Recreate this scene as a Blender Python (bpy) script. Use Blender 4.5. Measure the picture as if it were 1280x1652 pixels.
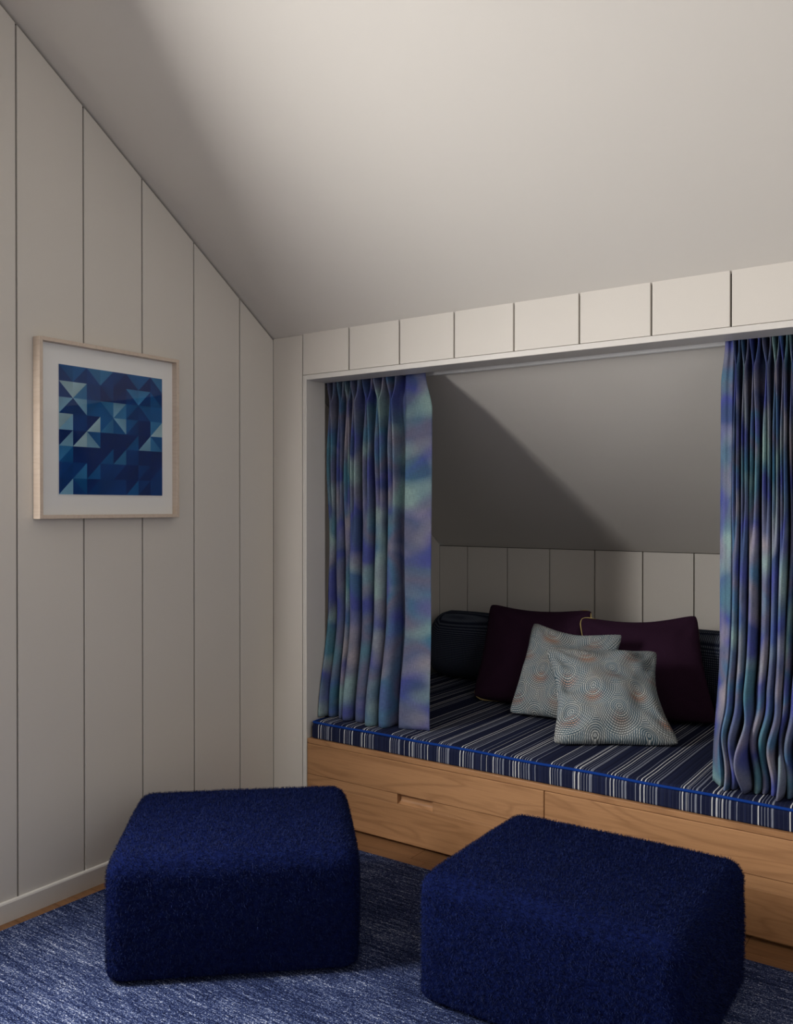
import bpy, bmesh, math, random
import numpy as np
from mathutils import Vector, noise

for o in list(bpy.data.objects):
    bpy.data.objects.remove(o, do_unlink=True)
scene = bpy.context.scene
COL = scene.collection
rnd = random.Random(7)

# ------------------------------------------------------------------ camera
cam_data = bpy.data.cameras.new('camera')
cam_data.sensor_fit = 'HORIZONTAL'
cam_data.sensor_width = 36.0
cam_data.lens = 1421.99 / 1280 * 36.0
cam_data.clip_start = 0.05
cam = bpy.data.objects.new('camera', cam_data)
COL.objects.link(cam)
cam.location = (2.68684, -2.87853, 1.35)
cam.rotation_euler = (math.pi / 2 - 0.00574, 0, 0.61214)
scene.camera = cam

# ------------------------------------------------------------------ world, daylight, exposure
W = bpy.data.worlds.new('sky')
scene.world = W
W.use_nodes = True
W.node_tree.nodes['Background'].inputs[0].default_value = (0.80, 0.88, 1.0, 1)
W.node_tree.nodes['Background'].inputs[1].default_value = 1.0
scene.view_settings.view_transform = 'Standard'
scene.view_settings.look = 'None'
scene.view_settings.gamma = 1.0
scene.view_settings.use_curve_mapping = False
scene.view_settings.exposure = 0.0


def window_daylight(name, loc, rot, sx, sy, power, colour):
    l = bpy.data.lights.new(name, 'AREA')
    l.shape = 'RECTANGLE'
    l.size, l.size_y = sx, sy
    l.energy = power
    l.color = colour
    o = bpy.data.objects.new(name, l)
    COL.objects.link(o)
    o.location, o.rotation_euler = loc, rot
    return o


# daylight outside the left-wall window, out of view; the right one is added fill
window_daylight('window_daylight', (-0.17, -2.114, 1.50), (0, -math.pi / 2 + math.radians(25), 0), 1.25, 0.80, 162, (1.0, 0.97, 0.935))
window_daylight('added_fill_right', (4.10, -2.70, 2.05), (0, math.pi / 2, 0), 1.4, 1.6, 12, (0.97, 0.98, 1.0))

# ------------------------------------------------------------------ room dimensions (metres)
ZC, SL = 2.095, 0.6935          # roof height where it meets the alcove wall, roof pitch
BW = 0.2546                     # board width
GAP = 0.006
LY0 = 0.205                     # first board on the left wall
BX0 = 0.170                     # first seam on the alcove wall
ZH = 1.915                      # underside of header boards
RIDGE_Y = -2.45
KY = 1.379                      # knee wall
XR = 3.90
YF = -4.90
NXR = 2.62                      # right side of the alcove
OX0, OX1 = 0.193, 2.430         # opening between the jambs
BT = 0.012                      # board thickness


def roof(y):
    return ZC - SL * y if y >= RIDGE_Y else ZC - SL * RIDGE_Y + SL * (y - RIDGE_Y)


# ------------------------------------------------------------------ node helpers
class N:
    def __init__(s, name):
        s.m = bpy.data.materials.new(name)
        s.m.use_nodes = True
        s.t = s.m.node_tree
        s.b = s.t.nodes['Principled BSDF']

    def n(s, typ, **k):
        nd = s.t.nodes.new(typ)
        for a, v in k.items():
            setattr(nd, a, v)
        return nd

    def link(s, a, b):
        s.t.links.new(a, b)

    def put(s, sock, v):
        if isinstance(v, bpy.types.NodeSocket):
            s.link(v, sock)
        else:
            sock.default_value = v

    def math(s, op, a, b=0.0, c=None):
        nd = s.n('ShaderNodeMath', operation=op)
        s.put(nd.inputs[0], a)
        s.put(nd.inputs[1], b)
        if c is not None:
            s.put(nd.inputs[2], c)
        return nd.outputs[0]

    def mix(s, f, a, b, blend='MIX'):
        nd = s.n('ShaderNodeMix', data_type='RGBA', blend_type=blend)
        s.put(nd.inputs[0], f)
        s.put(nd.inputs[6], a if isinstance(a, bpy.types.NodeSocket) else (*a, 1)[:4])
        s.put(nd.inputs[7], b if isinstance(b, bpy.types.NodeSocket) else (*b, 1)[:4])
        return nd.outputs[2]

    def mixf(s, f, a, b):
        nd = s.n('ShaderNodeMix', data_type='FLOAT')
        s.put(nd.inputs[0], f)
        s.put(nd.inputs[2], a)
        s.put(nd.inputs[3], b)
        return nd.outputs[0]

    def coord(s, which='Object', scale=(1, 1, 1), loc=None):
        tc = s.n('ShaderNodeTexCoord')
        mp = s.n('ShaderNodeMapping')
        mp.inputs['Scale'].default_value = scale
        if loc is not None:
            s.put(mp.inputs['Location'], loc)
        s.link(tc.outputs[which], mp.inputs['Vector'])
        return mp.outputs[0]

    def noise(s, vec, scale=1.0, detail=3.0, rough=0.5, dist=0.0):
        nd = s.n('ShaderNodeTexNoise')
        s.link(vec, nd.inputs['Vector'])
        nd.inputs['Scale'].default_value = scale
        nd.inputs['Detail'].default_value = detail
        nd.inputs['Roughness'].default_value = rough
        nd.inputs['Distortion'].default_value = dist
        return nd.outputs['Fac']

    def ramp(s, f, stops, interp='LINEAR'):
        nd = s.n('ShaderNodeValToRGB')
        r = nd.color_ramp
        r.interpolation = interp
        while len(r.elements) < len(stops):
            r.elements.new(0.5)
        for e, (p, c) in zip(r.elements, stops):
            e.position = p
            e.color = (*c, 1)[:4] if not isinstance(c, (int, float)) else (c, c, c, 1)
        s.link(f, nd.inputs[0])
        return nd.outputs[0]

    def bump(s, h, strength=0.3, dist=0.002):
        nd = s.n('ShaderNodeBump')
        nd.inputs['Strength'].default_value = strength
        nd.inputs['Distance'].default_value = dist
        s.link(h, nd.inputs['Height'])
        s.link(nd.outputs[0], s.b.inputs['Normal'])

    def col(s, c):
        s.put(s.b.inputs['Base Color'], c if isinstance(c, bpy.types.NodeSocket) else (*c, 1)[:4])

    def rough(s, r, spec=None):
        s.put(s.b.inputs['Roughness'], r)
        if spec is not None:
            s.b.inputs['Specular IOR Level'].default_value = spec

    def rand(s):
        return s.n('ShaderNodeObjectInfo').outputs['Random']


def srgb(r, g, b):
    f = lambda c: (c / 255 / 12.92) if c <= 10 else ((c / 255 + 0.055) / 1.055) ** 2.4
    return (f(r), f(g), f(b))


M = {}


def paint(name, c, rough=0.55):
    m = N(name)
    v = m.coord('Object')
    n1 = m.noise(v, 3.0, 2)
    m.col(m.mix(m.math('MULTIPLY', n1, 0.35), c, tuple(x * 0.95 for x in c)))
    m.rough(rough, 0.3)
    m.bump(m.noise(v, 260.0, 2), 0.06, 0.001)
    return m.m


M['paint'] = paint('greige_paint', (0.66, 0.625, 0.575))
M['ceil'] = paint('ceiling_paint', (0.66, 0.63, 0.585), 0.8)
M['trim'] = paint('trim_paint', (0.67, 0.645, 0.61), 0.4)
M['track'] = paint('white_enamel', (0.78, 0.78, 0.78), 0.35)


def wood(name, c0, c1, c2, gs=1.0, rough=0.5):
    """grain running along local x"""
    m = N(name)
    r = m.rand()
    off = m.n('ShaderNodeCombineXYZ')
    m.link(m.math('MULTIPLY', r, 17.0), off.inputs[0])
    m.link(m.math('MULTIPLY', r, 7.0), off.inputs[1])
    m.link(m.math('MULTIPLY', r, 5.0), off.inputs[2])
    v = m.coord('Object', (0.9 * gs, 7.0 * gs, 7.0 * gs), off.outputs[0])
    big = m.noise(v, 1.3, 2, 0.5, 0.5)
    rings = m.math('FRACT', m.math('MULTIPLY', big, 9.0))
    rings = m.math('ABSOLUTE', m.math('SUBTRACT', rings, 0.5))
    v2 = m.coord('Object', (6 * gs, 160 * gs, 160 * gs), off.outputs[0])
    fine = m.noise(v2, 1.0, 3, 0.6)
    base = m.ramp(m.noise(v, 0.7, 1), [(0.3, c0), (0.7, c1)])
    c = m.mix(m.math('MULTIPLY', m.ramp(rings, [(0.0, 1.0), (0.25, 0.0)]), 0.4), base, c2)
    c = m.mix(m.math('MULTIPLY', m.ramp(fine, [(0.45, 0.0), (0.75, 1.0)]), 0.3), c, c2)
    m.col(c)
    m.rough(rough, 0.35)
    m.bump(fine, 0.12, 0.001)
    return m.m


M['oak'] = wood('oak', (0.38, 0.195, 0.088), (0.455, 0.245, 0.118), (0.20, 0.09, 0.038))
M['floor_oak'] = wood('floor_oak', (0.18, 0.088, 0.038), (0.225, 0.112, 0.05), (0.11, 0.05, 0.022))
M['maple'] = wood('maple', (0.62, 0.51, 0.415), (0.66, 0.555, 0.46), (0.52, 0.41, 0.325), 1.6)

m = N('mat_board'); m.col((0.80, 0.80, 0.79)); m.rough(0.9, 0.1); M['mat'] = m.m
m = N('shadow_gap'); m.col((0.045, 0.038, 0.032)); m.rough(0.9, 0.1); M['gap'] = m.m

m = N('cyanotype_print')
at = m.n('ShaderNodeVertexColor', layer_name='Col')
v = m.coord('Object')
nz = m.noise(v, 28, 4, 0.6)
m.col(m.mix(m.math('MULTIPLY', nz, 0.25), at.outputs[0], (0.012, 0.06, 0.19)))
m.rough(0.85, 0.1); M['print'] = m.m

m = N('glazing')
tr = m.n('ShaderNodeBsdfTransparent'); gl = m.n('ShaderNodeBsdfGlossy'); gl.inputs['Roughness'].default_value = 0.02
mx = m.n('ShaderNodeMixShader'); mx.inputs[0].default_value = 0.015
m.link(tr.outputs[0], mx.inputs[1]); m.link(gl.outputs[0], mx.inputs[2])
m.link(mx.outputs[0], m.t.nodes['Material Output'].inputs['Surface']); M['glass'] = m.m

# rug: heathered weave, streaks along the bench
m = N('heathered_wool')
a = m.noise(m.coord('Object', (9, 95, 1)), 1.0, 3, 0.6)
b = m.noise(m.coord('Object', (85, 210, 1)), 1.0, 2, 0.65)
c = m.noise(m.coord('Object', (250, 300, 1)), 1.0, 1)
d = m.noise(m.coord('Object', (1.2, 5, 1)), 1.0, 2)
s = m.math('ADD', m.math('MULTIPLY', a, 0.50), m.math('MULTIPLY', b, 0.62))
s = m.math('ADD', s, m.math('MULTIPLY', c, 0.62))
s = m.math('ADD', s, m.math('MULTIPLY', d, 0.22))
m.col(m.ramp(m.math('MULTIPLY', s, 0.5), [(0.42, (0.006, 0.009, 0.028)), (0.495, (0.022, 0.034, 0.10)), (0.55, (0.10, 0.13, 0.24)), (0.615, (0.55, 0.58, 0.68))]))
m.rough(0.95, 0.05); m.bump(m.math('ADD', b, c), 0.9, 0.004); M['rug'] = m.m

# ottoman
m = N('blue_boucle')
v = m.coord('Object')
nz = m.noise(v, 70, 3, 0.6)
m.col(m.ramp(nz, [(0.3, (0.003, 0.005, 0.03)), (0.7, (0.006, 0.011, 0.058))]))
m.rough(1.0, 0.0); m.bump(nz, 1.0, 0.006); M['boucle'] = m.m
m = N('blue_mohair')
g = m.n('ShaderNodeNewGeometry')
m.col(m.ramp(g.outputs['Random Per Island'], [(0.0, (0.0018, 0.0038, 0.021)), (0.6, (0.004, 0.0085, 0.044)), (1.0, (0.012, 0.022, 0.090))]))
m.rough(0.8, 0.12); M['mohair'] = m.m

# mattress ticking: stripes across, period in metres
m = N('striped_ticking')
tc = m.n('ShaderNodeTexCoord'); sp = m.n('ShaderNodeSeparateXYZ'); m.link(tc.outputs['Object'], sp.inputs[0])
wob = m.noise(m.coord('Object', (3, 3, 3)), 1.0, 1)
xx = m.math('ADD', sp.outputs[0], m.math('MULTIPLY', wob, 0.012))
nv = (0.008, 0.011, 0.035); w1 = (0.68, 0.69, 0.70); w2 = (0.22, 0.24, 0.30); n2 = (0.013, 0.018, 0.052)


def stripe_stops(seq):
    st = [(0.0, nv)]
    for x0, wd, cc in seq:
        st.append((x0, cc)); st.append((x0 + wd, nv))
    return st


fr = m.math('FRACT', m.math('DIVIDE', xx, 0.235))
seqA = [(0.10, .016, w1), (0.145, .010, w2), (0.185, .010, w2), (0.225, .012, w2), (0.27, .030, w2), (0.50, .015, w1), (0.555, .016, w1),
        (0.605, .008, w2), (0.65, .010, w2), (0.69, .010, w2), (0.73, .024, w2), (0.80, .05, n2), (0.92, .03, n2)]
cA = m.ramp(fr, stripe_stops(seqA), 'CONSTANT')
fr2 = m.math('FRACT', m.math('DIVIDE', xx, 0.3733))
seqB = [(0.30, .008, w2), (0.36, .007, w1), (0.48, .006, w2), (0.62, .006, w2), (0.66, .005, w1), (0.78, .006, w2), (0.9, .010, w2)]
cB = m.ramp(fr2, stripe_stops(seqB), 'CONSTANT')
cc = m.mix(1.0, cA, cB, 'LIGHTEN')
fr3 = m.math('FRACT', m.math('DIVIDE', xx, 0.0131))
cC = m.ramp(fr3, [(0.0, nv), (0.4, (0.022, 0.028, 0.056)), (0.55, nv)], 'CONSTANT')
cc = m.mix(1.0, cc, cC, 'LIGHTEN')
th = m.noise(m.coord('Object', (500, 60, 60)), 1.0, 2)
m.col(m.mix(m.math('MULTIPLY', th, 0.35), cc, (0.01, 0.013, 0.04)))
m.rough(0.9, 0.1); m.bump(m.noise(v, 350, 2), 0.2, 0.001); M['ticking'] = m.m
m = N('cobalt_cord'); m.col((0.004, 0.035, 0.22)); m.rough(0.8, 0.1); M['cord'] = m.m
m = N('gold_cord'); m.col((0.50, 0.38, 0.15)); m.rough(0.7, 0.2); M['gold'] = m.m
m = N('plum_linen')
nz = m.noise(m.coord('UV', (260, 260, 1)), 1.0, 2)
m.col(m.ramp(nz, [(0.3, (0.030, 0.012, 0.028)), (0.7, (0.044, 0.018, 0.040))])); m.rough(0.95, 0.05); m.bump(nz, 0.3, 0.001); M['plum'] = m.m

# navy woven bolster with a small diamond
m = N('navy_diamond_weave')
tc = m.n('ShaderNodeTexCoord'); sp = m.n('ShaderNodeSeparateXYZ'); m.link(tc.outputs['Object'], sp.inputs[0])
vv = m.math('ADD', sp.outputs[2], m.math('MULTIPLY', sp.outputs[1], -0.7))
k = 2 * math.pi / 0.017
sA = m.math('SINE', m.math('MULTIPLY', m.math('ADD', sp.outputs[0], vv), k))
sB = m.math('SINE', m.math('MULTIPLY', m.math('SUBTRACT', sp.outputs[0], vv), k))
pr = m.math('MULTIPLY', sA, sB)
m.col(m.ramp(pr, [(0.1, (0.014, 0.019, 0.040)), (0.6, (0.13, 0.15, 0.19))])); m.rough(0.95, 0.05); m.bump(pr, 0.4, 0.002); M['navy'] = m.m

# stitched fan cushion
def fan_material():
    m = N('stitched_fans')
    tc = m.n('ShaderNodeTexCoord'); mp = m.n('ShaderNodeMapping'); m.link(tc.outputs['UV'], mp.inputs[0])
    r = m.rand()
    off = m.n('ShaderNodeCombineXYZ'); m.link(m.math('MULTIPLY', r, 0.4), off.inputs[0]); m.link(m.math('MULTIPLY', r, 0.23), off.inputs[1])
    m.link(off.outputs[0], mp.inputs['Location'])
    wn = m.n('ShaderNodeTexNoise'); m.link(mp.outputs[0], wn.inputs['Vector']); wn.inputs['Scale'].default_value = 9
    sp = m.n('ShaderNodeSeparateXYZ'); m.link(mp.outputs[0], sp.inputs[0])
    x = m.math('ADD', sp.outputs[0], m.math('MULTIPLY', wn.outputs['Fac'], 0.02)); y = sp.outputs[1]
    R, dy = 0.100, 0.102
    k0 = m.math('FLOOR', m.math('DIVIDE', y, dy))
    D = A = ID = None
    for j in (-1, 0, 1):
        kk = m.math('ADD', k0, float(j))
        par = m.math('MULTIPLY', m.math('MODULO', m.math('ABSOLUTE', kk), 2.0), R)
        q = m.math('DIVIDE', m.math('SUBTRACT', x, par), 2 * R)
        cell = m.math('FLOOR', q)
        dx = m.math('MULTIPLY', m.math('SUBTRACT', m.math('SUBTRACT', q, cell), 0.5), 2 * R)
        dyv = m.math('SUBTRACT', y, m.math('MULTIPLY', kk, dy))
        d = m.math('SQRT', m.math('ADD', m.math('MULTIPLY', dx, dx), m.math('MULTIPLY', dyv, dyv)))
        a = m.math('ARCTAN2', dx, m.math('MULTIPLY', dyv, -1.0))
        ident = m.math('ADD', m.math('MULTIPLY', kk, 3.7), m.math('MULTIPLY', cell, 1.3))
        if D is None:
            D, A, ID = d, a, ident
        else:
            ins = m.math('LESS_THAN', d, R)
            D, A, ID = m.mixf(ins, D, d), m.mixf(ins, A, a), m.mixf(ins, ID, ident)
    ring = m.math('DIVIDE', D, 0.0080)
    rf = m.math('ABSOLUTE', m.math('SUBTRACT', m.math('FRACT', ring), 0.5))
    line = m.ramp(rf, [(0.18, 1.0), (0.34, 0.0)])
    ri = m.math('FLOOR', ring)
    dash = m.math('FRACT', m.math('ADD', m.math('MULTIPLY', m.math('MULTIPLY', A, D), 95.0), m.math('MULTIPLY', ri, 0.37)))
    dl = m.ramp(m.math('ABSOLUTE', m.math('SUBTRACT', dash, 0.5)), [(0.30, 1.0), (0.42, 0.15)])
    thr = m.math('MULTIPLY', line, dl)
    rust = m.math('MULTIPLY', m.ramp(m.math('ABSOLUTE', A), [(0.35, 1.0), (1.3, 0.0)]), m.ramp(m.math('DIVIDE', D, R), [(0.15, 0.0), (0.35, 1.0), (0.6, 0.8), (0.75, 0.0)]))
    var = m.n('ShaderNodeTexWhiteNoise', noise_dimensions='1D'); m.link(ri, var.inputs['W'])
    rust = m.math('MULTIPLY', rust, m.math('ADD', m.math('MULTIPLY', var.outputs[0], 0.8), 0.05))
    idn = m.n('ShaderNodeTexWhiteNoise', noise_dimensions='1D'); m.link(ID, idn.inputs['W'])
    rust = m.math('MULTIPLY', rust, m.math('ADD', m.math('MULTIPLY', idn.outputs[0], 0.7), 0.4))
    tcol = m.mix(rust, m.mix(var.outputs[0], (0.62, 0.63, 0.60), (0.42, 0.46, 0.48)), (0.66, 0.24, 0.08))
    gn = m.noise(mp.outputs[0], 14, 3)
    ground = m.ramp(gn, [(0.35, (0.05, 0.10, 0.135)), (0.65, (0.10, 0.14, 0.165))])
    warm = m.ramp(m.noise(mp.outputs[0], 7, 2), [(0.45, 0.0), (0.65, 0.8)])
    ground = m.mix(warm, ground, (0.13, 0.115, 0.10))
    m.col(m.mix(thr, ground, tcol)); m.rough(0.85, 0.15); m.bump(thr, 0.5, 0.002)
    return m.m


M['fans'] = fan_material()

# curtain: soft watercolour blur printed on linen (UV in metres of cloth)
def curtain_material():
    m = N('watercolour_linen')
    v = m.coord('UV')
    n1 = m.noise(m.coord('UV', (3.2, 4.6, 1)), 1.0, 1.0, 0.4)
    n2 = m.noise(m.coord('UV', (4.0, 6.0, 1), (3.1, 8.2, 0)), 1.0, 1.0, 0.4)
    n3 = m.noise(m.coord('UV', (3.2, 4.2, 1), (9.7, 1.3, 0)), 1.0, 1.0, 0.4)
    blues = m.ramp(n1, [(0.30, (0.052, 0.088, 0.21)), (0.40, (0.066, 0.080, 0.32)), (0.48, (0.105, 0.135, 0.25)), (0.56, (0.15, 0.15, 0.235)), (0.64, (0.075, 0.17, 0.30)), (0.72, (0.09, 0.11, 0.33))])
    pale = m.ramp(n3, [(0.42, (0.36, 0.32, 0.34)), (0.5, (0.26, 0.28, 0.33)), (0.60, (0.30, 0.44, 0.41))])
    teal = m.mix(m.ramp(n3, [(0.53, 0.0), (0.68, 0.65)]), blues, (0.06, 0.24, 0.29))
    c = m.mix(m.ramp(n2, [(0.49, 0.0), (0.66, 0.85)]), teal, pale)
    wx = m.noise(m.coord('UV', (700, 40, 1)), 1.0, 2); wy = m.noise(m.coord('UV', (40, 700, 1)), 1.0, 2)
    wv = m.math('ADD', m.math('MULTIPLY', wx, 0.5), m.math('MULTIPLY', wy, 0.5))
    c = m.mix(m.ramp(wv, [(0.42, 0.35), (0.60, 0.0)]), c, (0.02, 0.03, 0.07))
    m.col(c); m.rough(0.8, 0.2); m.bump(wv, 0.25, 0.001)
    return m.m


M['curtain'] = curtain_material()


# ------------------------------------------------------------------ object helpers
def tag(o, label=None, cat=None, group=None, kind=None):
    for k, v in (('label', label), ('category', cat), ('group', group), ('kind', kind)):
        if v:
            o[k] = v
    return o


def mesh_obj(name, verts, faces, mat, parent=None, smooth=False, loc=(0, 0, 0)):
    me = bpy.data.meshes.new(name)
    me.from_pydata([tuple(map(float, v)) for v in verts], [], faces)
    me.update()
    if smooth:
        me.polygons.foreach_set('use_smooth', [True] * len(me.polygons))
    me.materials.append(M[mat])
    o = bpy.data.objects.new(name, me)
    COL.objects.link(o)
    o.location = loc
    o.parent = parent
    return o


def bm_obj(name, bm, mat, parent=None, smooth=False, loc=(0, 0, 0)):
    me = bpy.data.meshes.new(name)
    bm.normal_update()
    bm.to_mesh(me)
    bm.free()
    if smooth:
        me.polygons.foreach_set('use_smooth', [True] * len(me.polygons))
    me.materials.append(M[mat])
    o = bpy.data.objects.new(name, me)
    COL.objects.link(o)
    o.location = loc
    o.parent = parent
    return o


def empty(name, loc=(0, 0, 0), rz=0.0):
    o = bpy.data.objects.new(name, None)
    COL.objects.link(o)
    o.location = loc
    o.rotation_euler = (0, 0, rz)
    o.empty_display_size = 0.1
    return o


def prism(bm, poly, axis, a, b):
    """extrude a 2-D polygon (other two axes in order) along axis from a to b"""
    def P(p, t):
        c = list(p)
        c.insert(axis, t)
        return c
    va = [bm.verts.new(P(p, a)) for p in poly]
    vb = [bm.verts.new(P(p, b)) for p in poly]
    n = len(poly)
    bm.faces.new(va)
    bm.faces.new(vb[::-1])
    for i in range(n):
        bm.faces.new((va[i], vb[i], vb[(i + 1) % n], va[(i + 1) % n]))
    bmesh.ops.recalc_face_normals(bm, faces=bm.faces[:])


def box(bm, x0, x1, y0, y1, z0, z1):
    prism(bm, [(y0, z0), (y1, z0), (y1, z1), (y0, z1)], 0, x0, x1)


def box_obj(name, mat, x0, x1, y0, y1, z0, z1, parent=None, bevel=0.0, seg=2):
    """box whose origin sits at its own centre bottom (so grain and noise stay local)"""
    bm = bmesh.new()
    cx, cy = (x0 + x1) / 2, (y0 + y1) / 2
    box(bm, x0 - cx, x1 - cx, y0 - cy, y1 - cy, 0, z1 - z0)
    if bevel:
        bmesh.ops.bevel(bm, geom=bm.edges[:], offset=bevel, segments=seg, affect='EDGES', profile=0.5)
    return bm_obj(name, bm, mat, parent, loc=(cx, cy, z0))


def tube(pts, r, n=8, closed=False):
    pts = [Vector(p) for p in pts]
    verts, faces = [], []
    L = len(pts)
    ref = None
    for i, p in enumerate(pts):
        a = pts[(i - 1) % L] if (closed or i > 0) else p
        b = pts[(i + 1) % L] if (closed or i < L - 1) else p
        t = (b - a).normalized()
        if ref is None:
            ref = t.orthogonal().normalized()
        ref = (ref - t * ref.dot(t)).normalized()
        bi = t.cross(ref)
        for k in range(n):
            an = 2 * math.pi * k / n
            verts.append(p + (ref * math.cos(an) + bi * math.sin(an)) * r)
    for i in range(L if closed else L - 1):
        for k in range(n):
            j = (i + 1) % L
            faces.append((i * n + k, i * n + (k + 1) % n, j * n + (k + 1) % n, j * n + k))
    if not closed:
        faces.append(tuple(range(n))[::-1])
        faces.append(tuple((L - 1) * n + k for k in range(n)))
    return verts, faces


def rounded_box(sx, sy, sz, r, n=28):
    """vertices on a rounded box centred in x, y with its base at z = 0"""
    h = np.array([sx, sy, sz]) / 2
    t = np.linspace(-1, 1, n + 1)
    t = np.sign(t) * (1 - (1 - np.abs(t)) ** 1.6)
    bm = bmesh.new()
    for ax in range(3):
        for sgn in (-1, 1):
            grid = []
            for a in t:
                row = []
                for b in t:
                    p = np.zeros(3)
                    p[ax] = sgn * h[ax]
                    p[(ax + 1) % 3] = a * h[(ax + 1) % 3]
                    p[(ax + 2) % 3] = b * h[(ax + 2) % 3]
                    q = np.clip(p, -(h - r), h - r)
                    d = p - q
                    L = np.linalg.norm(d)
                    v = q + d / L * r
                    row.append(bm.verts.new((v[0], v[1], v[2] + h[2])))
                grid.append(row)
            for i in range(n):
                for j in range(n):
                    f = (grid[i][j], grid[i + 1][j], grid[i + 1][j + 1], grid[i][j + 1])
                    bm.faces.new(f if sgn > 0 else f[::-1])
    bmesh.ops.remove_doubles(bm, verts=bm.verts[:], dist=1e-5)
    return bm


# ------------------------------------------------------------------ the setting
# ceiling (two slopes of one roof; the first runs on into the alcove)
bm = bmesh.new()
prism(bm, [(KY + 0.10, roof(KY + 0.10)), (RIDGE_Y, roof(RIDGE_Y)), (YF - .1, roof(YF - .1)), (YF - .1, roof(YF - .1) + .14), (RIDGE_Y, roof(RIDGE_Y) + .14), (KY + .10, roof(KY + .10) + .14)], 0, -0.12, XR + 0.12)
tag(bm_obj('ceiling', bm, 'ceil'), kind='structure')

# floor with planks
bm = bmesh.new()
box(bm, -0.1, XR + .1, YF - .1, KY + .1, -0.12, -0.020)
floor = tag(bm_obj('floor', bm, 'gap'), kind='structure')
PW = 0.145
nrow = int((0.0 - YF) / PW) + 2
for r in range(nrow):
    y1 = 0.06 - r * PW
    y0 = y1 - PW + 0.002
    if y1 < YF:
        break
    y0 = max(y0, YF)
    x = 0.0
    first = True
    while x < XR - 1e-4:
        L = rnd.uniform(0.5, 1.4) if first else rnd.uniform(1.1, 1.9)
        first = False
        if r == 1:
            L = {0: 0.86}.get(int(x * 1000), L)
        xe = min(x + L, XR)
        if XR - xe < 0.3:
            xe = XR
        box_obj('plank', 'floor_oak', x, xe - 0.0015, y0, y1, -0.020, 0.0, floor)
        x = xe

# left wall: backing with a window opening, boards, baseboard
WY0, WY1, WZ0, WZ1 = -(LY0 + 9 * BW), -(LY0 + 6 * BW), 0.92, 2.08


def wall_gable(name, x0, x1, ya, yb, za, win=None):
    bm = bmesh.new()
    def slab(y0, y1, z0, z1=None):
        if z1 is None:
            ys = [y0] + ([RIDGE_Y] if y0 < RIDGE_Y < y1 else []) + [y1]
            poly = [(y0, z0), (y1, z0)] + [(y, roof(y) + 0.01) for y in reversed(ys)]
        else:
            poly = [(y0, z0), (y1, z0), (y1, z1), (y0, z1)]
        prism(bm, poly, 0, x0, x1)
    if win:
        wy0, wy1, wz0, wz1 = win
        slab(ya, wy0, za); slab(wy1, yb, za); slab(wy0, wy1, za, wz0); slab(wy0, wy1, wz1)
    else:
        slab(ya, yb, za)
    return tag(bm_obj(name, bm, 'gap' if name == 'wall_left' else 'paint'), kind='structure')


wall_left = wall_gable('wall_left', -0.12, -BT, YF, KY, 0.0, (WY0, WY1, WZ0, WZ1))


def gable_board(y0, y1, z0, z1=None):
    """board on the left wall between y0 < y1"""
    a, b = y0 + GAP / 2, y1 - GAP / 2
    top = 0.009
    if z1 is None:
        ys = [a] + ([RIDGE_Y] if a < RIDGE_Y < b else []) + [b]
        poly = [(a, z0), (b, z0)] + [(y, roof(y) - top) for y in reversed(ys)]
    else:
        poly = [(a, z0), (b, z0), (b, z1), (a, z1)]
    bm = bmesh.new()
    prism(bm, poly, 0, -BT, 0.0)
    ed = [e for e in bm.edges if all(abs(v.co.x) < 1e-6 for v in e.verts)]
    bmesh.ops.bevel(bm, geom=ed, offset=0.0012, segments=1, affect='EDGES')
    bm_obj('board', bm, 'paint', wall_left)


gable_board(-LY0, 0.0 + GAP / 2, 0.0)
k = 0
while -(LY0 + k * BW) > YF + 0.02:
    y1 = -(LY0 + k * BW)
    y0 = max(-(LY0 + (k + 1) * BW), YF - GAP / 2)
    if WY0 - 1e-3 <= y0 and y1 <= WY1 + 1e-3:
        gable_board(y0, y1, 0.0, WZ0)
        gable_board(y0, y1, WZ1)
    else:
        gable_board(y0, y1, 0.0)
    k += 1
# alcove end wall on the left: one wide board field beyond the jamb
y = 0.135
for yy in (0.42, 0.67, 0.92, KY):
    bm = bmesh.new()
    a, b = y + GAP / 2, yy - GAP / 2
    prism(bm, [(a, 0.0), (b, 0.0), (b, roof(b) - .004), (a, roof(a) - .004)], 0, -BT, 0.0)
    bm_obj('board', bm, 'paint', wall_left)
    y = yy
bm = bmesh.new()
prism(bm, [(0.0, 0.0), (0.012, 0.0), (0.012, 0.0607), (0.0095, 0.0657), (0.0, 0.0667)], 1, YF, 0.0)
tag(bm_obj('baseboard_left', bm, 'trim'), kind='structure')

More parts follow.
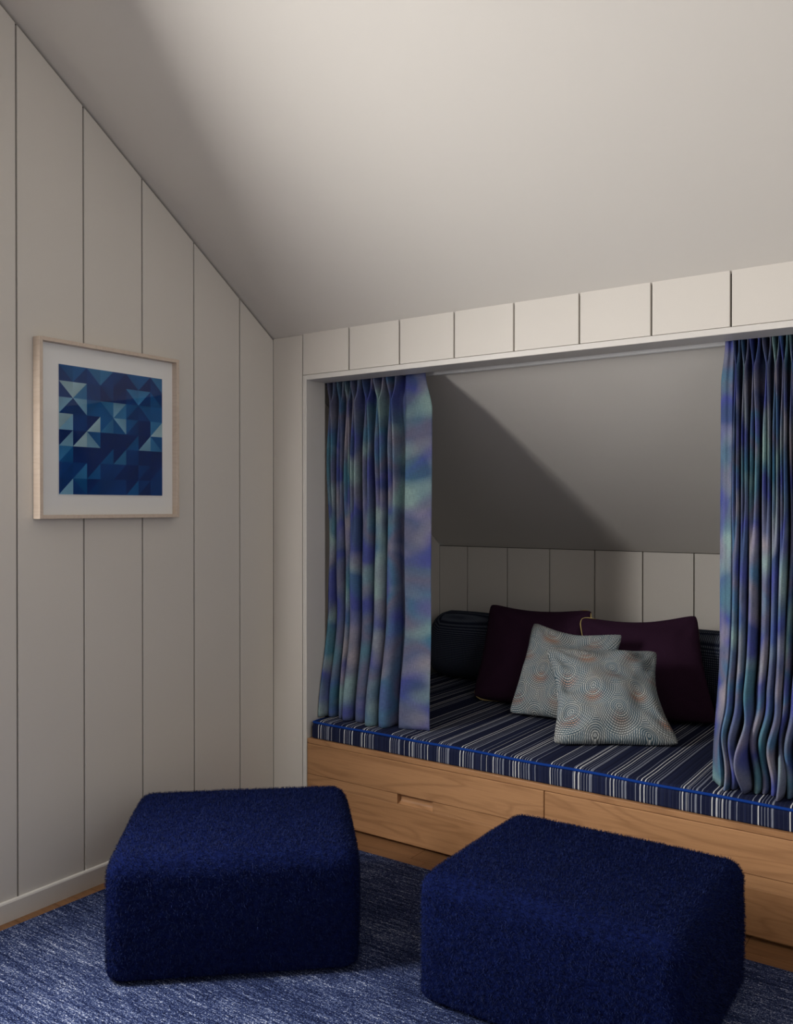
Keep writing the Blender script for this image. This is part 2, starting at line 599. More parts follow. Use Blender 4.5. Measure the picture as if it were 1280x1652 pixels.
# windows (both unseen; left gives the daylight, right is added for fill)
def window(name, xin, xout, y0, y1, z0, z1):
    o = empty(name, ((xin + xout) / 2, (y0 + y1) / 2, z0))
    tag(o, kind='structure')
    cx, cy, cz = o.location
    def part(nm, mat, *b):
        p = box_obj(nm, mat, *b)
        p.parent = o
        p.location = p.location - o.location
    lo, hi = min(xin, xout), max(xin, xout)
    mid = xout + (xin - xout) * 0.2
    t = 0.035
    part('window_frame', 'trim', lo, hi, y0, y0 + .012, z0, z1)
    part('window_frame', 'trim', lo, hi, y1 - .012, y1, z0, z1)
    part('window_frame', 'trim', lo, hi, y0 + .012, y1 - .012, z1 - .012, z1)
    part('window_sill', 'trim', lo, hi, y0 + .012, y1 - .012, z0, z0 + .014)
    part('sash_stile', 'trim', mid - .015, mid + .015, y0 + .012, y0 + .012 + t, z0 + .014, z1 - .012)
    part('sash_stile', 'trim', mid - .015, mid + .015, y1 - .012 - t, y1 - .012, z0 + .014, z1 - .012)
    part('sash_rail', 'trim', mid - .015, mid + .015, y0 + .012 + t, y1 - .012 - t, z1 - .012 - t, z1 - .012)
    part('sash_rail', 'trim', mid - .015, mid + .015, y0 + .012 + t, y1 - .012 - t, z0 + .014, z0 + .014 + t)
    part('pane', 'glass', mid - .003, mid + .003, y0 + .012 + t, y1 - .012 - t, z0 + .014 + t, z1 - .012 - t)


window('window_1', 0.0, -0.12, WY0 + GAP / 2, WY1 - GAP / 2, WZ0, WZ1)
W2 = (-3.5, -1.9, 1.35, 2.70)  # opening added to the unseen right wall for fill light
wall_right = wall_gable('wall_right', XR, XR + 0.12, YF, 0.14, 0.0, W2)
window('added_fill_window', XR, XR + 0.12, *W2)

# wall opposite
bm = bmesh.new()
box(bm, -0.12, XR + 0.12, YF - 0.12, YF, 0.0, roof(YF) + 0.02)
tag(bm_obj('wall_front', bm, 'paint'), kind='structure')

# alcove wall: header and stubs
bm = bmesh.new()
def head_poly(z0):
    return [(BT, z0), (0.125, z0), (0.125, roof(0.125) + .02), (BT, roof(BT) + .02)]
prism(bm, head_poly(0.0), 0, -0.02, OX0 - 0.022)
prism(bm, head_poly(ZH), 0, OX0 - 0.022, OX1 + 0.022)
prism(bm, head_poly(0.0), 0, OX1 + 0.022, XR + .02)
wall_back = tag(bm_obj('wall_back', bm, 'gap'), kind='structure')


def back_board(x0, x1, z0, top=0.0005):
    bm = bmesh.new()
    a, b = x0 + GAP / 2, x1 - GAP / 2
    prism(bm, [(a, z0), (b, z0), (b, ZC - top), (a, ZC - top)], 1, 0.0, BT)
    ed = [e for e in bm.edges if all(abs(v.co.y) < 1e-6 for v in e.verts) and abs(e.verts[0].co.x - e.verts[1].co.x) < 1e-6]
    bmesh.ops.bevel(bm, geom=ed, offset=0.0012, segments=1, affect='EDGES')
    bm_obj('board', bm, 'paint', wall_back)


back_board(-GAP / 2, BX0 + .001, 0.0, 0.004)
k = 0
x = BX0
while x < OX1 - 0.05:
    xe = min(x + BW, OX1 + 0.022)
    back_board(x, xe, ZH + 0.003)
    x = xe
while x < XR - 0.02:
    xe = min(x + BW, XR + GAP / 2)
    back_board(x, xe, 0.0)
    x = xe
# lining of the opening
def lining(name, *b):
    o = box_obj(name, 'trim', *b, bevel=0.0015, seg=1)
    tag(o, kind='structure')
lining('trim_1', OX0 - 0.0215, OX0, -0.001, 0.125, 0.0, ZH + .0015)
lining('trim_2', OX0, OX1, -0.001, 0.125, ZH - 0.0195, ZH + .0015)
lining('trim_3', OX1, OX1 + 0.0215, -0.001, 0.125, 0.0, ZH + .0015)
bm = bmesh.new()
prism(bm, [(0.0, 0.0), (-0.012, 0.0), (-0.012, 0.0607), (-0.0095, 0.0657), (0.0, 0.0667)], 0, 0.012, OX0 - 0.0225)
tag(bm_obj('baseboard_back', bm, 'trim'), kind='structure')

# knee wall at the back of the alcove
bm = bmesh.new()
box(bm, -0.02, NXR + .1, KY + BT, KY + 0.10, 0.0, roof(KY + BT) + .02)
knee = tag(bm_obj('wall_alcove', bm, 'gap'), kind='structure')
xs = [0.0] + [0.182 + 0.2502 * i for i in range(10)] + [NXR]
for a, b in zip(xs[:-1], xs[1:]):
    if b - a < 0.02:
        continue
    bm = bmesh.new()
    box(bm, a + (GAP / 2 if a else 0), b - GAP / 2, KY, KY + BT, 0.0, roof(KY + BT) - 0.003)
    bm_obj('board', bm, 'paint', knee)
bm = bmesh.new()
prism(bm, [(0.135, 0.0), (KY, 0.0), (KY, roof(KY) + .01), (0.135, roof(0.135) + .01)], 0, NXR, NXR + 0.1)
tag(bm_obj('wall_alcove_right', bm, 'paint'), kind='structure')

# ------------------------------------------------------------------ oak bench with two drawers
BZ = 0.355
bench = tag(empty('storage_bench', ((OX0 + OX1) / 2, 0.06, 0.0)), 'oak storage bench with two wide drawers built into the alcove', 'bench')
bo = Vector(bench.location)


def child(o, par):
    o.parent = par
    o.location = Vector(o.location) - Vector(par.matrix_world.translation if par.type != 'EMPTY' else par.location)
    return o


def to_parent(o, origin, par):
    o.parent = par
    o.location = Vector(o.location) - Vector(origin)
    return o


bm = bmesh.new()
BX_A, BX_B = OX0 + 0.003, OX1 - 0.003
box(bm, BX_A, BX_B, 0.024, 0.14, 0.0, BZ - 0.022)
box(bm, 0.006, NXR - 0.006, 0.14, KY - 0.004, 0.0, BZ - 0.004)
for v in bm.verts:
    v.co -= bo
to = bm_obj('carcass', bm, 'oak', bench)
o = to_parent(box_obj('top_ledge', 'oak', BX_A, BX_B, 0.001, 0.139, BZ - 0.020, BZ, bevel=0.002), bo, bench)
SPLIT = 1.311
G1, G2, ZB, ZT = 0.203, 0.163, 0.013, BZ - 0.0215
for (xa, xb) in ((BX_A, SPLIT - 0.0015), (SPLIT + 0.0015, BX_B)):
    up = to_parent(box_obj('drawer', 'oak', xa, xb, 0.0, 0.022, G1 + 0.0008, ZT, bevel=0.0018, seg=1), bo, bench)
    up_origin = Vector(((xa + xb) / 2, 0.011, G1 + 0.0008))
    lo = to_parent(box_obj('lower_board', 'oak', xa, xb, 0.0, 0.022, ZB, G2 - 0.0008, bevel=0.0018, seg=1), up_origin, up)
    # middle rail with finger pull
    pc = 0.753 if xa < 1 else 1.87
    p0, p1 = pc - 0.084, pc + 0.084
    bm = bmesh.new()
    box(bm, xa, p0, 0.0005, 0.022, G2, G1)
    box(bm, p1, xb, 0.0005, 0.022, G2, G1)
    prism(bm, [(0.0235, G2), (0.0005, G2 + .0005), (0.008, G2 + 0.002), (0.018, G2 + 0.009), (0.021, G2 + 0.016), (0.021, G1), (0.0235, G1)], 0, p0, p1)
    ro = Vector(((xa + xb) / 2, 0.011, G2))
    for v in bm.verts:
        v.co -= ro
    rail = bm_obj('pull_rail', bm, 'oak', up)
    rail.location = ro - up_origin

# ------------------------------------------------------------------ mattress
MZ = 0.432
mat = tag(empty('mattress', (1.31, 0.7, BZ)), 'navy and white striped mattress on the oak bench', 'mattress')
mo = Vector(mat.location)
outline = [(0.214, 0.012), (2.409, 0.012), (2.409, 0.15), (2.60, 0.15), (2.60, KY - 0.012), (0.02, KY - 0.012), (0.02, 0.15), (0.214, 0.15)]
bm = bmesh.new()
prism(bm, outline, 2, BZ + 0.001, MZ)
top_e = [e for e in bm.edges if all(v.co.z > MZ - 1e-4 for v in e.verts)]
bmesh.ops.bevel(bm, geom=top_e, offset=0.028, segments=6, affect='EDGES', profile=0.5)
bot_e = [e for e in bm.edges if all(v.co.z < BZ + 0.002 for v in e.verts)]
bmesh.ops.bevel(bm, geom=bot_e, offset=0.006, segments=2, affect='EDGES', profile=0.5)
for v in bm.verts:
    v.co -= mo
cover = bm_obj('ticking_cover', bm, 'ticking', mat)
pts = [(0.206, 0.14, MZ - 0.012), (0.208, 0.05, MZ - .010), (0.2135, 0.022, MZ - 0.009), (0.225, 0.016, MZ - 0.008)]
pts += [(x, 0.0165 + 0.0015 * math.sin(x * 9), MZ - 0.008 + 0.0012 * math.sin(x * 14)) for x in np.linspace(0.26, 2.37, 60)]
pts += [(2.405, 0.02, MZ - 0.009), (2.413, 0.05, MZ - .010)]
v, f = tube([Vector(p) - mo for p in pts], 0.0052, 8)
mesh_obj('piping', v, f, 'cord', mat, True)['label'] = 'cobalt blue piping cord'

# ------------------------------------------------------------------ bolster along the knee wall
bm = rounded_box(2.46, 0.22, 0.350, 0.106, 30)
for v in bm.verts:
    k = v.co.z / 0.350
    sag = 0.006 * noise.noise(Vector((v.co.x * 3, v.co.z * 4, 0)))
    v.co.y += 0.045 * k + sag - 0.02 * math.sin(math.pi * k) * min(1.0, max(0.0, -v.co.y / 0.11))
    v.co.z += 0.010 * noise.noise(Vector((v.co.x * 2.2, 7, 0))) * k
bol = bm_obj('bolster_cushion', bm, 'navy', None, True, (0.058 + 1.23, 1.207, MZ + 0.001))
tag(bol, 'long navy diamond-weave backrest cushion against the alcove back wall', 'cushion')


# ------------------------------------------------------------------ scatter cushions
def sm_(a):
    return min(1.0, (0.8 - a) / 0.25)


def pillow(name, label, mat_name, BL, BR, TR, TL, T, conc, seed, piping=None, Tb=None, dents=(), wr=0.006, n=44, group=None):
    BL, BR, TR, TL = map(Vector, (BL, BR, TR, TL))
    org = (BL + BR) / 2
    ctr = (BL + BR + TR + TL) / 4
    ex = ((BR - BL) + (TR - TL)).normalized()
    ey = ((TL - BL) + (TR - BR))
    ey = (ey - ex * ey.dot(ex)).normalized()
    nz = ex.cross(ey)
    if nz.y > 0:
        nz = -nz
    wdt = ((BR - BL).length + (TR - TL).length) / 2
    hgt = ((TL - BL).length + (TR - BR).length) / 2
    cb, ct, cl, cr = conc

    def P(s, t):
        # concave edges, pointed corners
        s2 = s * (1 - ((cr if s > 0 else cl) * (1 - t * t) ** 1.3))
        t2 = t * (1 - ((ct if t > 0 else cb) * (1 - s * s) ** 1.3))
        rc = 1 - 0.035 * (s * s * t * t) ** 5
        s2, t2 = s2 * rc, t2 * rc
        u, v = (s2 + 1) / 2, (t2 + 1) / 2
        return (BL * (1 - u) + BR * u) * (1 - v) + (TL * (1 - u) + TR * u) * v

    g = [math.sin(math.pi / 2 * x) for x in np.linspace(-1, 1, n + 1)]
    verts, faces, uvs = [], [], []
    idx = {}
    for side in (1, -1):
        for i, s in enumerate(g):
            for j, t in enumerate(g):
                edge = i in (0, n) or j in (0, n)
                if side < 0 and edge:
                    idx[(side, i, j)] = idx[(1, i, j)]
                    continue
                p = P(s, t)
                h = (T if side > 0 or Tb is None else Tb) * (max(0, 1 - s * s) * max(0, 1 - t * t)) ** 0.42
                h *= 1 - 0.12 * (t if t > 0 else 0)
                env = (max(0, 1 - s ** 4) * max(0, 1 - t ** 4)) ** 0.5
                q = Vector((s * 1.6, t * 1.6, seed * 3.1 + side))
                w = noise.noise(q * 1.3) * wr * 1.8 + noise.noise(Vector((s * 3 + t * 2, t * 3 - s, seed))) * wr
                # creases fanning from the corners
                for cs, ctt in ((-1, -1), (1, -1), (1, 1), (-1, 1)):
                    dx, dy = s - cs, t - ctt
                    rr = math.hypot(dx, dy)
                    an = math.atan2(dy, dx)
                    w += wr * 0.55 * math.sin(an * 11 + seed + cs) * math.exp(-((rr - 0.45) / 0.3) ** 2)
                if side > 0:
                    for ds, dt, dd_, dr in dents:
                        w -= dd_ * math.exp(-(((s - ds) * 1.0) ** 2 + (t - dt) ** 2) / dr ** 2)
                p = p + nz * (side * (h + w * env))
                verts.append(p - org)
                uvs.append(((s + 1) / 2 * wdt, (t + 1) / 2 * hgt))
                idx[(side, i, j)] = len(verts) - 1
        for i in range(n):
            for j in range(n):
                q = (idx[(side, i, j)], idx[(side, i + 1, j)], idx[(side, i + 1, j + 1)], idx[(side, i, j + 1)])
                faces.append(q if side > 0 else q[::-1])
    # keep the cushion above the mattress
    zmin = MZ + 0.003 - org.z
    for v in verts:
        if v.z < zmin:
            v.z = zmin + (v.z - zmin) * 0.06
    root = empty(name, org)
    tag(root, label, 'cushion', group)
    cov = mesh_obj('cushion_cover', verts, faces, mat_name, root, True)
    uvl = cov.data.uv_layers.new(name='UVMap')
    for lp in cov.data.loops:
        uvl.data[lp.index].uv = uvs[lp.vertex_index]
    if piping:
        pts = []
        m_ = 26
        ring = [(-1 + 2 * i / m_, -1) for i in range(m_)] + [(1, -1 + 2 * i / m_) for i in range(m_)] + \
               [(1 - 2 * i / m_, 1) for i in range(m_)] + [(-1, 1 - 2 * i / m_) for i in range(m_)]
        for s, t in ring:
            p = P(s, t)
            out = Vector((0, 0, 0))
            back = 0.010
            for (cs, ctt, amt) in piping:
                dd = math.hypot(s - cs, t - ctt)
                wgt = math.exp(-(dd / 0.42) ** 2)
                out += (p - ctr).normalized() * amt * wgt
                back -= 0.014 * wgt
            # rounded corner
            cr_ = max(0, (abs(s) + abs(t)) - 1.84) / 0.16
            free = 1.0 - max([math.exp(-(math.hypot(s - cs, t - ctt) / 0.42) ** 2) for cs, ctt, _ in piping])
            if t < -0.7:
                back += 0.055 * free * min(1.0, (-0.7 - t) / 0.2)
            p = p + out - (p - ctr).normalized() * 0.010 * cr_ - nz * back - (p - ctr).normalized() * 0.002
            p = p - org
            p.z = max(p.z, zmin + 0.003)
            pts.append(p)
        v, f = tube(pts, 0.0032, 6, True)
        mesh_obj('piping', v, f, 'gold', root, True)['label'] = 'gold piping cord'
    return root


Z0 = MZ + 0.012
pillow('plum_cushion', 'plum cushion on the left of the two, leaning on the navy backrest', 'plum',
       (0.578, 0.760, Z0), (1.10, 0.70, Z0), (1.052, 1.075, 0.860), (0.497, 1.075, 0.856), 0.095, (0.04, 0.13, 0.07, 0.06), 1.0,
       piping=[(1, 1, 0.006), (-1, -1, 0.007)], group='plum cushions')
pillow('plum_cushion', 'plum cushion nearest the right curtain, its gold-corded corner over the other plum one', 'plum',
       (1.185, 0.665, Z0), (1.676, 0.895, Z0), (1.522, 1.13, 0.866), (1.022, 0.98, 0.836), 0.070, (0.04, 0.15, 0.07, 0.06), 2.3, Tb=0.085,
       piping=[(-1, 1, 0.006)], group='plum cushions')
pillow('fan_stitched_cushion', 'blue-grey fan-stitched cushion tucked behind the other fan-stitched one', 'fans',
       (0.866, 0.573, Z0), (1.30, 0.56, Z0), (1.303, 0.80, 0.800), (0.875, 0.80, 0.820), 0.080, (0.05, 0.17, 0.07, 0.08), 3.7, wr=0.013, Tb=0.045, dents=[(0.1, 0.75, 0.035, 0.3)], group='fan-stitched cushions')
pillow('fan_stitched_cushion', 'blue-grey fan-stitched cushion in front of all the others', 'fans',
       (1.243, 0.219, Z0), (1.648, 0.480, Z0), (1.468, 0.75, 0.748), (1.050, 0.555, 0.752), 0.085, (0.05, 0.07, 0.14, 0.18), 5.2, wr=0.014, dents=[(-0.78, 0.05, 0.045, 0.16), (0.75, 0.1, 0.008, 0.25), (0.15, -0.85, 0.02, 0.25)], group='fan-stitched cushions')


# ------------------------------------------------------------------ curtains
def catmull(P, t):
    n = len(P) - 1
    x = min(max(t * n, 0), n - 1e-6)
    i = int(x)
    f = x - i
    p0, p1, p2, p3 = P[max(i - 1, 0)], P[i], P[i + 1], P[min(i + 2, n)]
    return 0.5 * (2 * p1 + (p2 - p0) * f + (2 * p0 - 5 * p1 + 4 * p2 - p3) * f * f + (3 * p1 - p0 - 3 * p2 + p3) * f ** 3)


K_TOP = np.array([(0, .0), (.26, .08), (.58, .72), (.76, 1.0), (.88, .86), (.82, .40), (.85, .05), (1, 0)])
K_PIN = np.array([(0, .70), (.04, .92), (.11, 1.0), (.17, .85), (.15, .5), (.18, .2), (.45, .02), (1, 0)])
K_MID = np.array([(0, .55), (.14, .72), (.38, 1.0), (.60, .92), (.66, .6), (.62, .25), (.72, .02), (1, 0)])
K_LOW = np.array([(0, 1.0), (.30, .97), (.58, .82), (.76, .56), (.76, .30), (.70, .10), (.80, .0), (1, 0)])


def sm(a, b, x):
    t = min(max((x - a) / (b - a), 0), 1)
    return t * t * (3 - 2 * t)


def curtain(name, label, pins, panel, panel_side, z_top, z_bot, y_back, depth, seed, flare=0.03, flare_low=0.0, knees=0.0, lean=0.0):
    """pins: pleat centres along x; panel: (x0, x1) flat leading edge at the top"""
    rows = 110
    r = random.Random(seed)
    pins = list(pins)
    n = len(pins)
    hw = []
    for i in range(n):
        l = (pins[i] - pins[i - 1]) / 2 if i else (pins[1] - pins[0]) / 2
        rr = (pins[i + 1] - pins[i]) / 2 if i < n - 1 else (pins[-1] - pins[-2]) / 2
        hw.append((l, rr))
    ph = [r.uniform(0, 6.28) for _ in range(n)]
    dv = [r.uniform(0.85, 1.15) for _ in range(n)]
    am = [r.uniform(0.5, 1.0) for _ in range(n)]
    NS = 13
    ts = np.linspace(0, 1, NS)
    rowsP = []
    U = None
    for a in range(rows + 1):
        f = a / rows
        f = f ** 1.25 if f < 1 else 1
        z = z_top - (z_top - z_bot) * f
        below = (z_top - z)
        # station weights: top -> pinch (0.085) -> mid (0.24) -> low (0.6)
        if below < 0.098:
            k = min(1.0, below / 0.098) ** 1.8
            K = K_TOP * (1 - k) + K_PIN * k
        elif below < 0.32:
            k = sm(0.098, 0.32, below) ** 0.85
            K = K_PIN * (1 - k) + K_MID * k
        else:
            k = sm(0.32, 0.85, below)
            K = K_MID * (1 - k) + K_LOW * k
        half = [catmull(K, t) for t in ts]
        low = sm(0.9, 0.45, z) if z > 0.45 else 1.0
        mid = sm(0.15, 0.6, below)
        dsc = depth * (0.88 + 0.12 * sm(0.0, 0.5, below)) * (1 + 0.25 * low)
        yb = y_back - 0.035 * low
        pts, us = [], []
        ucl = 0.0

        def shift(i):
            s = 0.0030 * am[i] * math.sin(ph[i] + z * 4.1) * mid + 0.0022 * math.sin(ph[i] * 2 + z * 9) * mid
            s += low * 0.006 * math.sin(ph[i] * 3 + 1)
            s += lean * sm(1.3, 0.5, z)
            if knees:
                s += knees * am[i] * sm(0.80, 0.62, z) * math.sin((z - 0.43) * 24 + ph[i] * 0.35)
            return s
        for i in range(n):
            d = dsc * dv[i] * (1 + 0.12 * mid * math.sin(ph[i] + z * 3.3))
            cxi = pins[i] + shift(i)
            if knees:
                d *= 1 + 0.25 * sm(0.75, 0.55, z) * math.sin((z - 0.43) * 20 + ph[i])
            wsc = 1 + 0.22 * mid * math.sin(ph[i] * 1.7 + z * 2.7)
            for side in (-1, 1):
                seq = range(NS - 1, -1, -1) if side < 0 else range(1, NS)
                w = hw[i][0 if side < 0 else 1]
                for q in seq:
                    X, Y = half[q]
                    XX = X if X > 0.9 else X * (wsc if X < .75 else 1)
                    pts.append((cxi + side * w * XX, yb - d * Y))
                    us.append(ucl)
                    ucl += 0.010 if q > 2 else 0.008
        # leading panel
        x0, x1 = panel
        x1s = x1 + panel_side * (flare * sm(0.0, 0.16, below) + flare_low * low)
        NP = 16
        pp, pu = [], []
        for q in range(1, NP + 1):
            t = q / NP
            X = x0 + (x1s - x0) * t + shift(n - 1 if panel_side > 0 else 0) * (1 - t)
            Y = yb - dsc * (0.62 * sm(0.0, 0.22, t) + 0.10 * math.sin(t * 6.0 + z * 1.2) - 0.28 * sm(0.6, 1.0, t)) - 0.004 * math.sin(z * 5 + t * 3)
            pp.append((X, Y))
            pu.append(t * 0.14)
        if panel_side > 0:
            pts += pp
            us += [ucl + u for u in pu]
        else:
            pts = pp[::-1] + pts
            us = [-u for u in pu[::-1]] + us
        # edges of the floor end
        dz = 0.0
        rowsP.append([(p[0], p[1], z + dz) for p in pts])
        U = us
    ncol = len(rowsP[0])
    verts = [p for row in rowsP for p in row]
    faces = [(a * ncol + b, a * ncol + b + 1, (a + 1) * ncol + b + 1, (a + 1) * ncol + b) for a in range(rows) for b in range(ncol - 1)]
    org = Vector((pins[n // 2], y_back, z_bot))
    root = empty(name, org)
    tag(root, label, 'curtain', 'alcove curtains')
    o = mesh_obj('curtain_panel', [Vector(v) - org for v in verts], faces, 'curtain', root, True)
    uvl = o.data.uv_layers.new(name='UVMap')
    for lp in o.data.loops:
        vi = lp.vertex_index
        uvl.data[lp.index].uv = (U[vi % ncol] + seed, verts[vi][2])
    s = o.modifiers.new('thickness', 'SOLIDIFY')
    s.thickness = 0.0014
    s.offset = 0
    # short hidden carriers that hang each pleat in the track
    for px in pins:
        c = box_obj('carrier', 'track', px - 0.004, px + 0.004, y_back + 0.003, y_back + 0.009, z_top - 0.03, z_top - 0.012)
        to_parent(c, org, root)
    return root


curtain('pleated_curtain', 'watercolour blue pinch-pleat curtain hanging at the alcove end nearest the framed print',
        [0.212, 0.259, 0.300, 0.345, 0.408, 0.474, 0.536], (0.572, 0.688), 1, 1.907, MZ + 0.003, 0.205, 0.072, 3, flare=0.032, flare_low=0.012, lean=-0.006)
rp = [1.939, 1.963, 1.992, 2.031, 2.056, 2.082, 2.106]
while rp[-1] < 2.38:
    rp.append(rp[-1] + (0.026 if len(rp) % 3 else 0.034))
curtain('pleated_curtain', 'watercolour blue pinch-pleat curtain bunched beside the right plum cushion', rp, (1.928, 1.891), -1, 1.907, MZ + 0.003, 0.205, 0.090, 11, flare=0.014, flare_low=0.014, knees=0.009, lean=-0.020)

tr = tag(empty('curtain_track', (1.31, 0.228, 1.910)), 'slim white curtain track under the alcove header', 'curtain track')
bm = bmesh.new()
for (z0, z1, y0, y1) in ((0.006, 0.012, -0.012, 0.012), (-0.010, 0.006, -0.012, -0.009), (-0.010, 0.006, 0.009, 0.012), (-0.010, -0.007, -0.009, -0.003), (-0.010, -0.007, 0.003, 0.009)):
    box(bm, 0.02 - 1.31, NXR - 0.02 - 1.31, y0, y1, z0, z1)
bm_obj('rail', bm, 'track', tr)
for x in (0.4, 1.0, 1.62, 2.2):
    b = box_obj('ceiling_bracket', 'track', x - .012, x + .012, 0.126, 0.240, 1.9225, 1.932)
    to_parent(b, tr.location, tr)

# ------------------------------------------------------------------ framed print
fr = tag(empty('framed_print', (0.0, -0.8685, 1.310)), 'blue triangle cyanotype print in a pale wooden box frame on the boarded wall', 'picture')
fo = Vector(fr.location)
FY0, FY1, FZ0, FZ1, FD, FT = -1.167, -0.570, 1.310, 1.918, 0.040, 0.013


def frame_rail(poly_outer):
    # mitred rail: polygon in (y, z), extruded in x
    bm = bmesh.new()
    prism(bm, [(y - fo.y, z - fo.z) for y, z in poly_outer], 0, 0.003, FD)
    ed = [e for e in bm.edges if all(v.co.x > FD - 1e-5 for v in e.verts)]
    bmesh.ops.bevel(bm, geom=ed, offset=0.0008, segments=1, affect='EDGES')
    return bm


# rails modelled with local x along the rail so the grain follows it
def rail_obj(poly, vertical):
    o = bm_obj('frame_rail', frame_rail(poly), 'maple', fr)
    return o


rail_obj([(FY0, FZ0), (FY1, FZ0), (FY1 - FT, FZ0 + FT), (FY0 + FT, FZ0 + FT)], False)
rail_obj([(FY0, FZ1), (FY1, FZ1), (FY1 - FT, FZ1 - FT), (FY0 + FT, FZ1 - FT)], False)
rail_obj([(FY0, FZ0), (FY0 + FT, FZ0 + FT), (FY0 + FT, FZ1 - FT), (FY0, FZ1)], True)
rail_obj([(FY1, FZ0), (FY1 - FT, FZ0 + FT), (FY1 - FT, FZ1 - FT), (FY1, FZ1)], True)
o = box_obj('backing_board', 'mat', 0.003, 0.014, FY0 + FT, FY1 - FT, FZ0 + FT, FZ1 - FT)
to_parent(o, fo, fr)
o = box_obj('glass_pane', 'glass', 0.031, 0.0325, FY0 + FT, FY1 - FT, FZ0 + FT, FZ1 - FT)
to_parent(o, fo, fr)

PAL = {'K': srgb(14, 36, 92), 'D': srgb(12, 54, 114), 'M': srgb(16, 82, 138), 'T': srgb(48, 112, 160), 'L': srgb(112, 158, 184), 'W': srgb(150, 182, 192)}
ART = [
    ['\\MD', '/MD', '\\TD', '/TD', '/DK', '\\MK', '/MK', '\\TD'],
    ['\\WD', '/WT', '\\DD', '\\DK', '/KK', '\\TD', '/TD', '\\DM'],
    ['/LD', '\\LD', '/MM', '\\TM', '/LT', '/MD', '\\MD', '/MM'],
    ['/WL', '/DD', '/KW', '/MT', '\\LM', '/MD', '/KK', '/TW'],
    ['/KL', '/KW', '\\ML', '/KK', '/KK', '/KM', '/KL', '\\MT'],
    ['/TM', '/KK', '/KK', '/KM', '/KT', '/DD', '/KK', '/KK'],
    ['/DD', '/DT', '/KM', '/DD', '/DK', '/KK', '/DK', '/KD'],
    ['/DL', '\\MD', '/KD', '/DD', '/DD', '/KM', '/DK', '/DD'],
]
PY0, PY1, PZ0, PZ1 = -1.080, -0.635, 1.393, 1.838
verts, faces, cols = [], [], []
cw, chh = (PY1 - PY0) / 8, (PZ1 - PZ0) / 8
XF = 0.0168


def tri(a, b, c, colr, lights):
    i = len(verts)
    verts.extend([(XF - fo.x, p[0] - fo.y, p[1] - fo.z) for p in (a, b, c)])
    faces.append((i, i + 1, i + 2))
    for l in lights:
        cols.append(tuple(min(1, x * l) for x in colr))


pr_rng = random.Random(4)
for r in range(8):
    for c in range(8):
        code = ART[r][c]
        y0, y1 = PY0 + c * cw, PY0 + (c + 1) * cw
        zt, zb = PZ1 - r * chh, PZ1 - (r + 1) * chh
        TLp, TRp, BLp, BRp = (y0, zt), (y1, zt), (y0, zb), (y1, zb)
        A, B = PAL[code[1]], PAL[code[2]]
        g = [pr_rng.uniform(0.8, 1.25) for _ in range(6)]
        if code[0] == '/':
            tri(TLp, BLp, TRp, A, (g[0], g[1] * (1.25 if A == PAL['L'] or A == PAL['T'] else 1), g[2]))
            tri(TRp, BLp, BRp, B, (g[3], g[4], g[5]))
        else:
            tri(TLp, BRp, TRp, A, (g[0], g[1], g[2]))
            tri(TLp, BLp, BRp, B, (g[3], g[4], g[5]))
# deckled paper sheet under the print, then the print surface
sh = box_obj('paper_sheet', 'mat', 0.0142, 0.0164, PY0 - .002, PY1 + .002, PZ0 - .002, PZ1 + .002)
to_parent(sh, fo, fr)
pr = mesh_obj('print', verts, faces, 'print', fr)
ca = pr.data.color_attributes.new('Col', 'FLOAT_COLOR', 'POINT')
for i, cl in enumerate(cols):
    ca.data[i].color = (*cl, 1)

# ------------------------------------------------------------------ rug
bm = bmesh.new()
corners = [(0.090, -0.150), (3.30, -0.150), (3.30, -4.0), (0.010, -4.0)]
prism(bm, [(x - 1.7, y + 2.0) for x, y in corners], 2, 0.0, 0.011)
bmesh.ops.bevel(bm, geom=[e for e in bm.edges if all(v.co.z > 0.0105 for v in e.verts)], offset=0.004, segments=2, affect='EDGES')
rug = bm_obj('rug', bm, 'rug', None, False, (1.7, -2.0, 0.0005))
tag(rug, 'heathered blue and white woven rug covering the floor', 'rug')


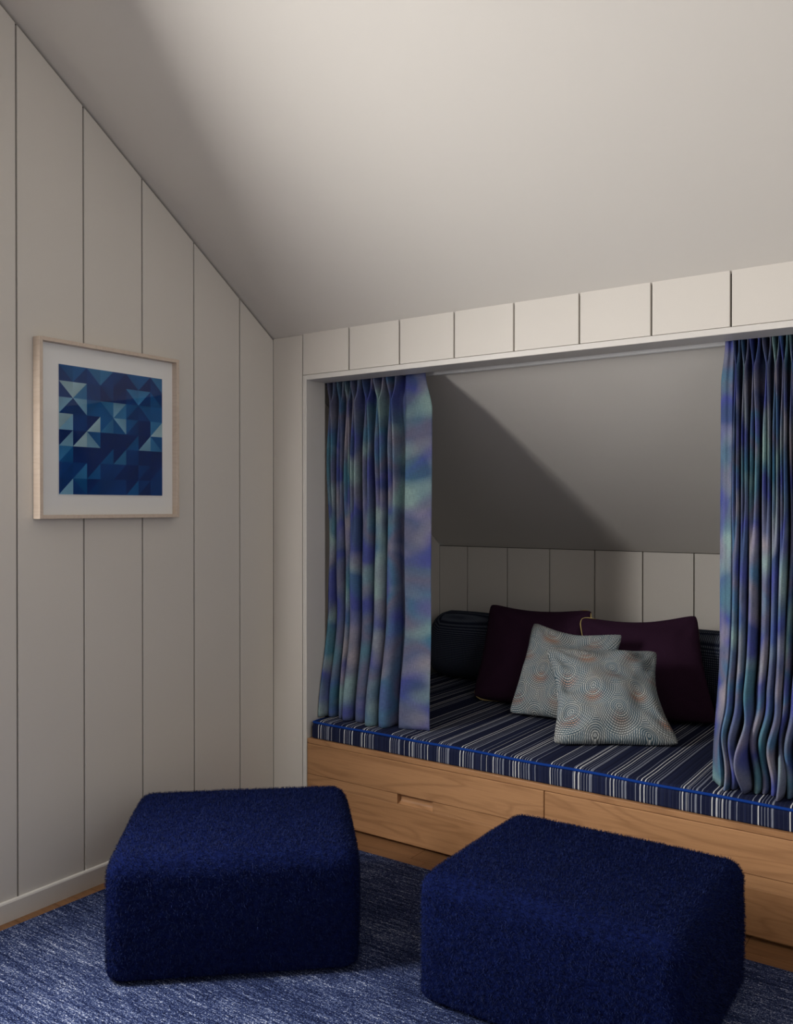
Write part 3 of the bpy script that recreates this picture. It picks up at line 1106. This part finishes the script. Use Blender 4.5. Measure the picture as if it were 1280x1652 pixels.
# ------------------------------------------------------------------ ottomans
def ottoman(label, centre, rz, sx, sy, sz, seed, nf=90000):
    root = tag(empty('cube_ottoman', (centre[0], centre[1], 0.0148), rz), label, 'ottoman', 'blue fuzzy ottomans')
    bm = rounded_box(sx, sy, sz, 0.052, 34)
    for v in bm.verts:
        if v.co.z < 0.045:
            qx = max(-(sx / 2 - .045), min(sx / 2 - .045, v.co.x))
            qy = max(-(sy / 2 - .045), min(sy / 2 - .045, v.co.y))
            d = Vector((v.co.x - qx, v.co.y - qy))
            if d.length > 1e-5:
                cc_ = d.length / 0.045
                d *= (1 - (1 - min(cc_, 1)) ** 3) / cc_
                v.co.x, v.co.y = qx + d.x, qy + d.y
        k = v.co.z / sz
        x, y = v.co.x / (sx / 2), v.co.y / (sy / 2)
        if k > 0.9:
            v.co.z += 0.008 * (1 - x * x) * (1 - y * y)
        b = 0.010 * math.sin(math.pi * min(max(k, 0), 1))
        v.co.x += b * x * (1 - y * y)
        v.co.y += b * y * (1 - x * x)
        nn = noise.noise(Vector((v.co.x * 22 + seed, v.co.y * 22, v.co.z * 22))) * 0.0022
        v.co += Vector((x, y, 2 * k - 1)).normalized() * nn
    body = bm_obj('upholstery', bm, 'boucle', root, True)
    me = body.data
    me.calc_loop_triangles()
    nt = len(me.loop_triangles)
    tri_v = np.empty(nt * 3, np.int32)
    me.loop_triangles.foreach_get('vertices', tri_v)
    tri_v = tri_v.reshape(-1, 3)
    co = np.empty(len(me.vertices) * 3, np.float32)
    me.vertices.foreach_get('co', co)
    co = co.reshape(-1, 3)
    no = np.empty(len(me.vertices) * 3, np.float32)
    me.vertices.foreach_get('normal', no)
    no = no.reshape(-1, 3)
    A, B, C = co[tri_v[:, 0]], co[tri_v[:, 1]], co[tri_v[:, 2]]
    area = np.linalg.norm(np.cross(B - A, C - A), axis=1)
    keep = (A[:, 2] + B[:, 2] + C[:, 2]) / 3 > 0.012
    area = area * keep
    rg = np.random.default_rng(seed)
    ti = rg.choice(nt, nf, p=area / area.sum())
    u, v = rg.random(nf), rg.random(nf)
    sw = u + v > 1
    u[sw], v[sw] = 1 - u[sw], 1 - v[sw]
    w = 1 - u - v
    P = A[ti] * w[:, None] + B[ti] * u[:, None] + C[ti] * v[:, None]
    Nn = no[tri_v[ti, 0]] * w[:, None] + no[tri_v[ti, 1]] * u[:, None] + no[tri_v[ti, 2]] * v[:, None]
    Nn /= np.linalg.norm(Nn, axis=1)[:, None] + 1e-9
    rv = rg.normal(size=(nf, 3))
    tang = rv - Nn * (rv * Nn).sum(1)[:, None]
    tang /= np.linalg.norm(tang, axis=1)[:, None] + 1e-9
    side = np.cross(Nn, tang)
    L = rg.uniform(0.004, 0.009, nf)
    longer = rg.random(nf) < 0.06
    L[longer] *= 1.6
    curl = rg.uniform(0.4, 1.3, nf)
    wd = rg.uniform(0.0003, 0.00055, nf)
    p1 = P + Nn * (L * 0.55)[:, None] + tang * (L * 0.30 * curl)[:, None]
    p2 = P + Nn * (L * 0.80)[:, None] + tang * (L * 0.95 * curl)[:, None] + side * (L * 0.3 * rg.normal(size=nf))[:, None]
    sd = side * wd[:, None]
    V = np.stack([P - Nn * 0.001 - sd, P - Nn * 0.001 + sd, p1 - sd, p1 + sd, p2], 1)
    V[:, :, 2] = np.maximum(V[:, :, 2], 0.0008)
    V = V.reshape(-1, 3)
    base = np.arange(nf) * 5
    q = np.stack([base, base + 1, base + 3, base + 2], 1)
    t = np.stack([base + 2, base + 3, base + 4], 1)
    fm = bpy.data.meshes.new('pile')
    fm.vertices.add(len(V))
    fm.vertices.foreach_set('co', V.astype(np.float32).ravel())
    loops = np.concatenate([q, t], 1).ravel()
    fm.loops.add(len(loops))
    fm.loops.foreach_set('vertex_index', loops.astype(np.int32))
    fm.polygons.add(nf * 2)
    starts = np.stack([np.arange(nf) * 7, np.arange(nf) * 7 + 4], 1).ravel()
    fm.polygons.foreach_set('loop_start', starts.astype(np.int32))
    fm.update(calc_edges=True)
    fm.validate()
    fm.materials.append(M['mohair'])
    fo_ = bpy.data.objects.new('pile', fm)
    COL.objects.link(fo_)
    fo_.parent = root
    tag(fo_, kind='stuff')
    return root


def ott_from(front_left, front_right, depth_):
    fl, frr = Vector((*front_left, 0)), Vector((*front_right, 0))
    d = (frr - fl)
    w = d.length
    d.normalize()
    back = Vector((-d.y, d.x, 0))
    c = (fl + frr) / 2 + back * depth_ / 2
    return (c.x, c.y), math.atan2(d.y, d.x), w


c, rz, w = ott_from((0.614, -1.346), (1.143, -0.866), 0.635)
ottoman('blue fuzzy cube ottoman nearer the boarded wall and framed print', c, rz, w, 0.635, 0.345, 5)
c, rz, w = ott_from((1.358, -0.900), (2.082, -0.885), 0.61)
ottoman('blue fuzzy cube ottoman in front of the right-hand drawer', c, rz, w, 0.61, 0.345, 9)
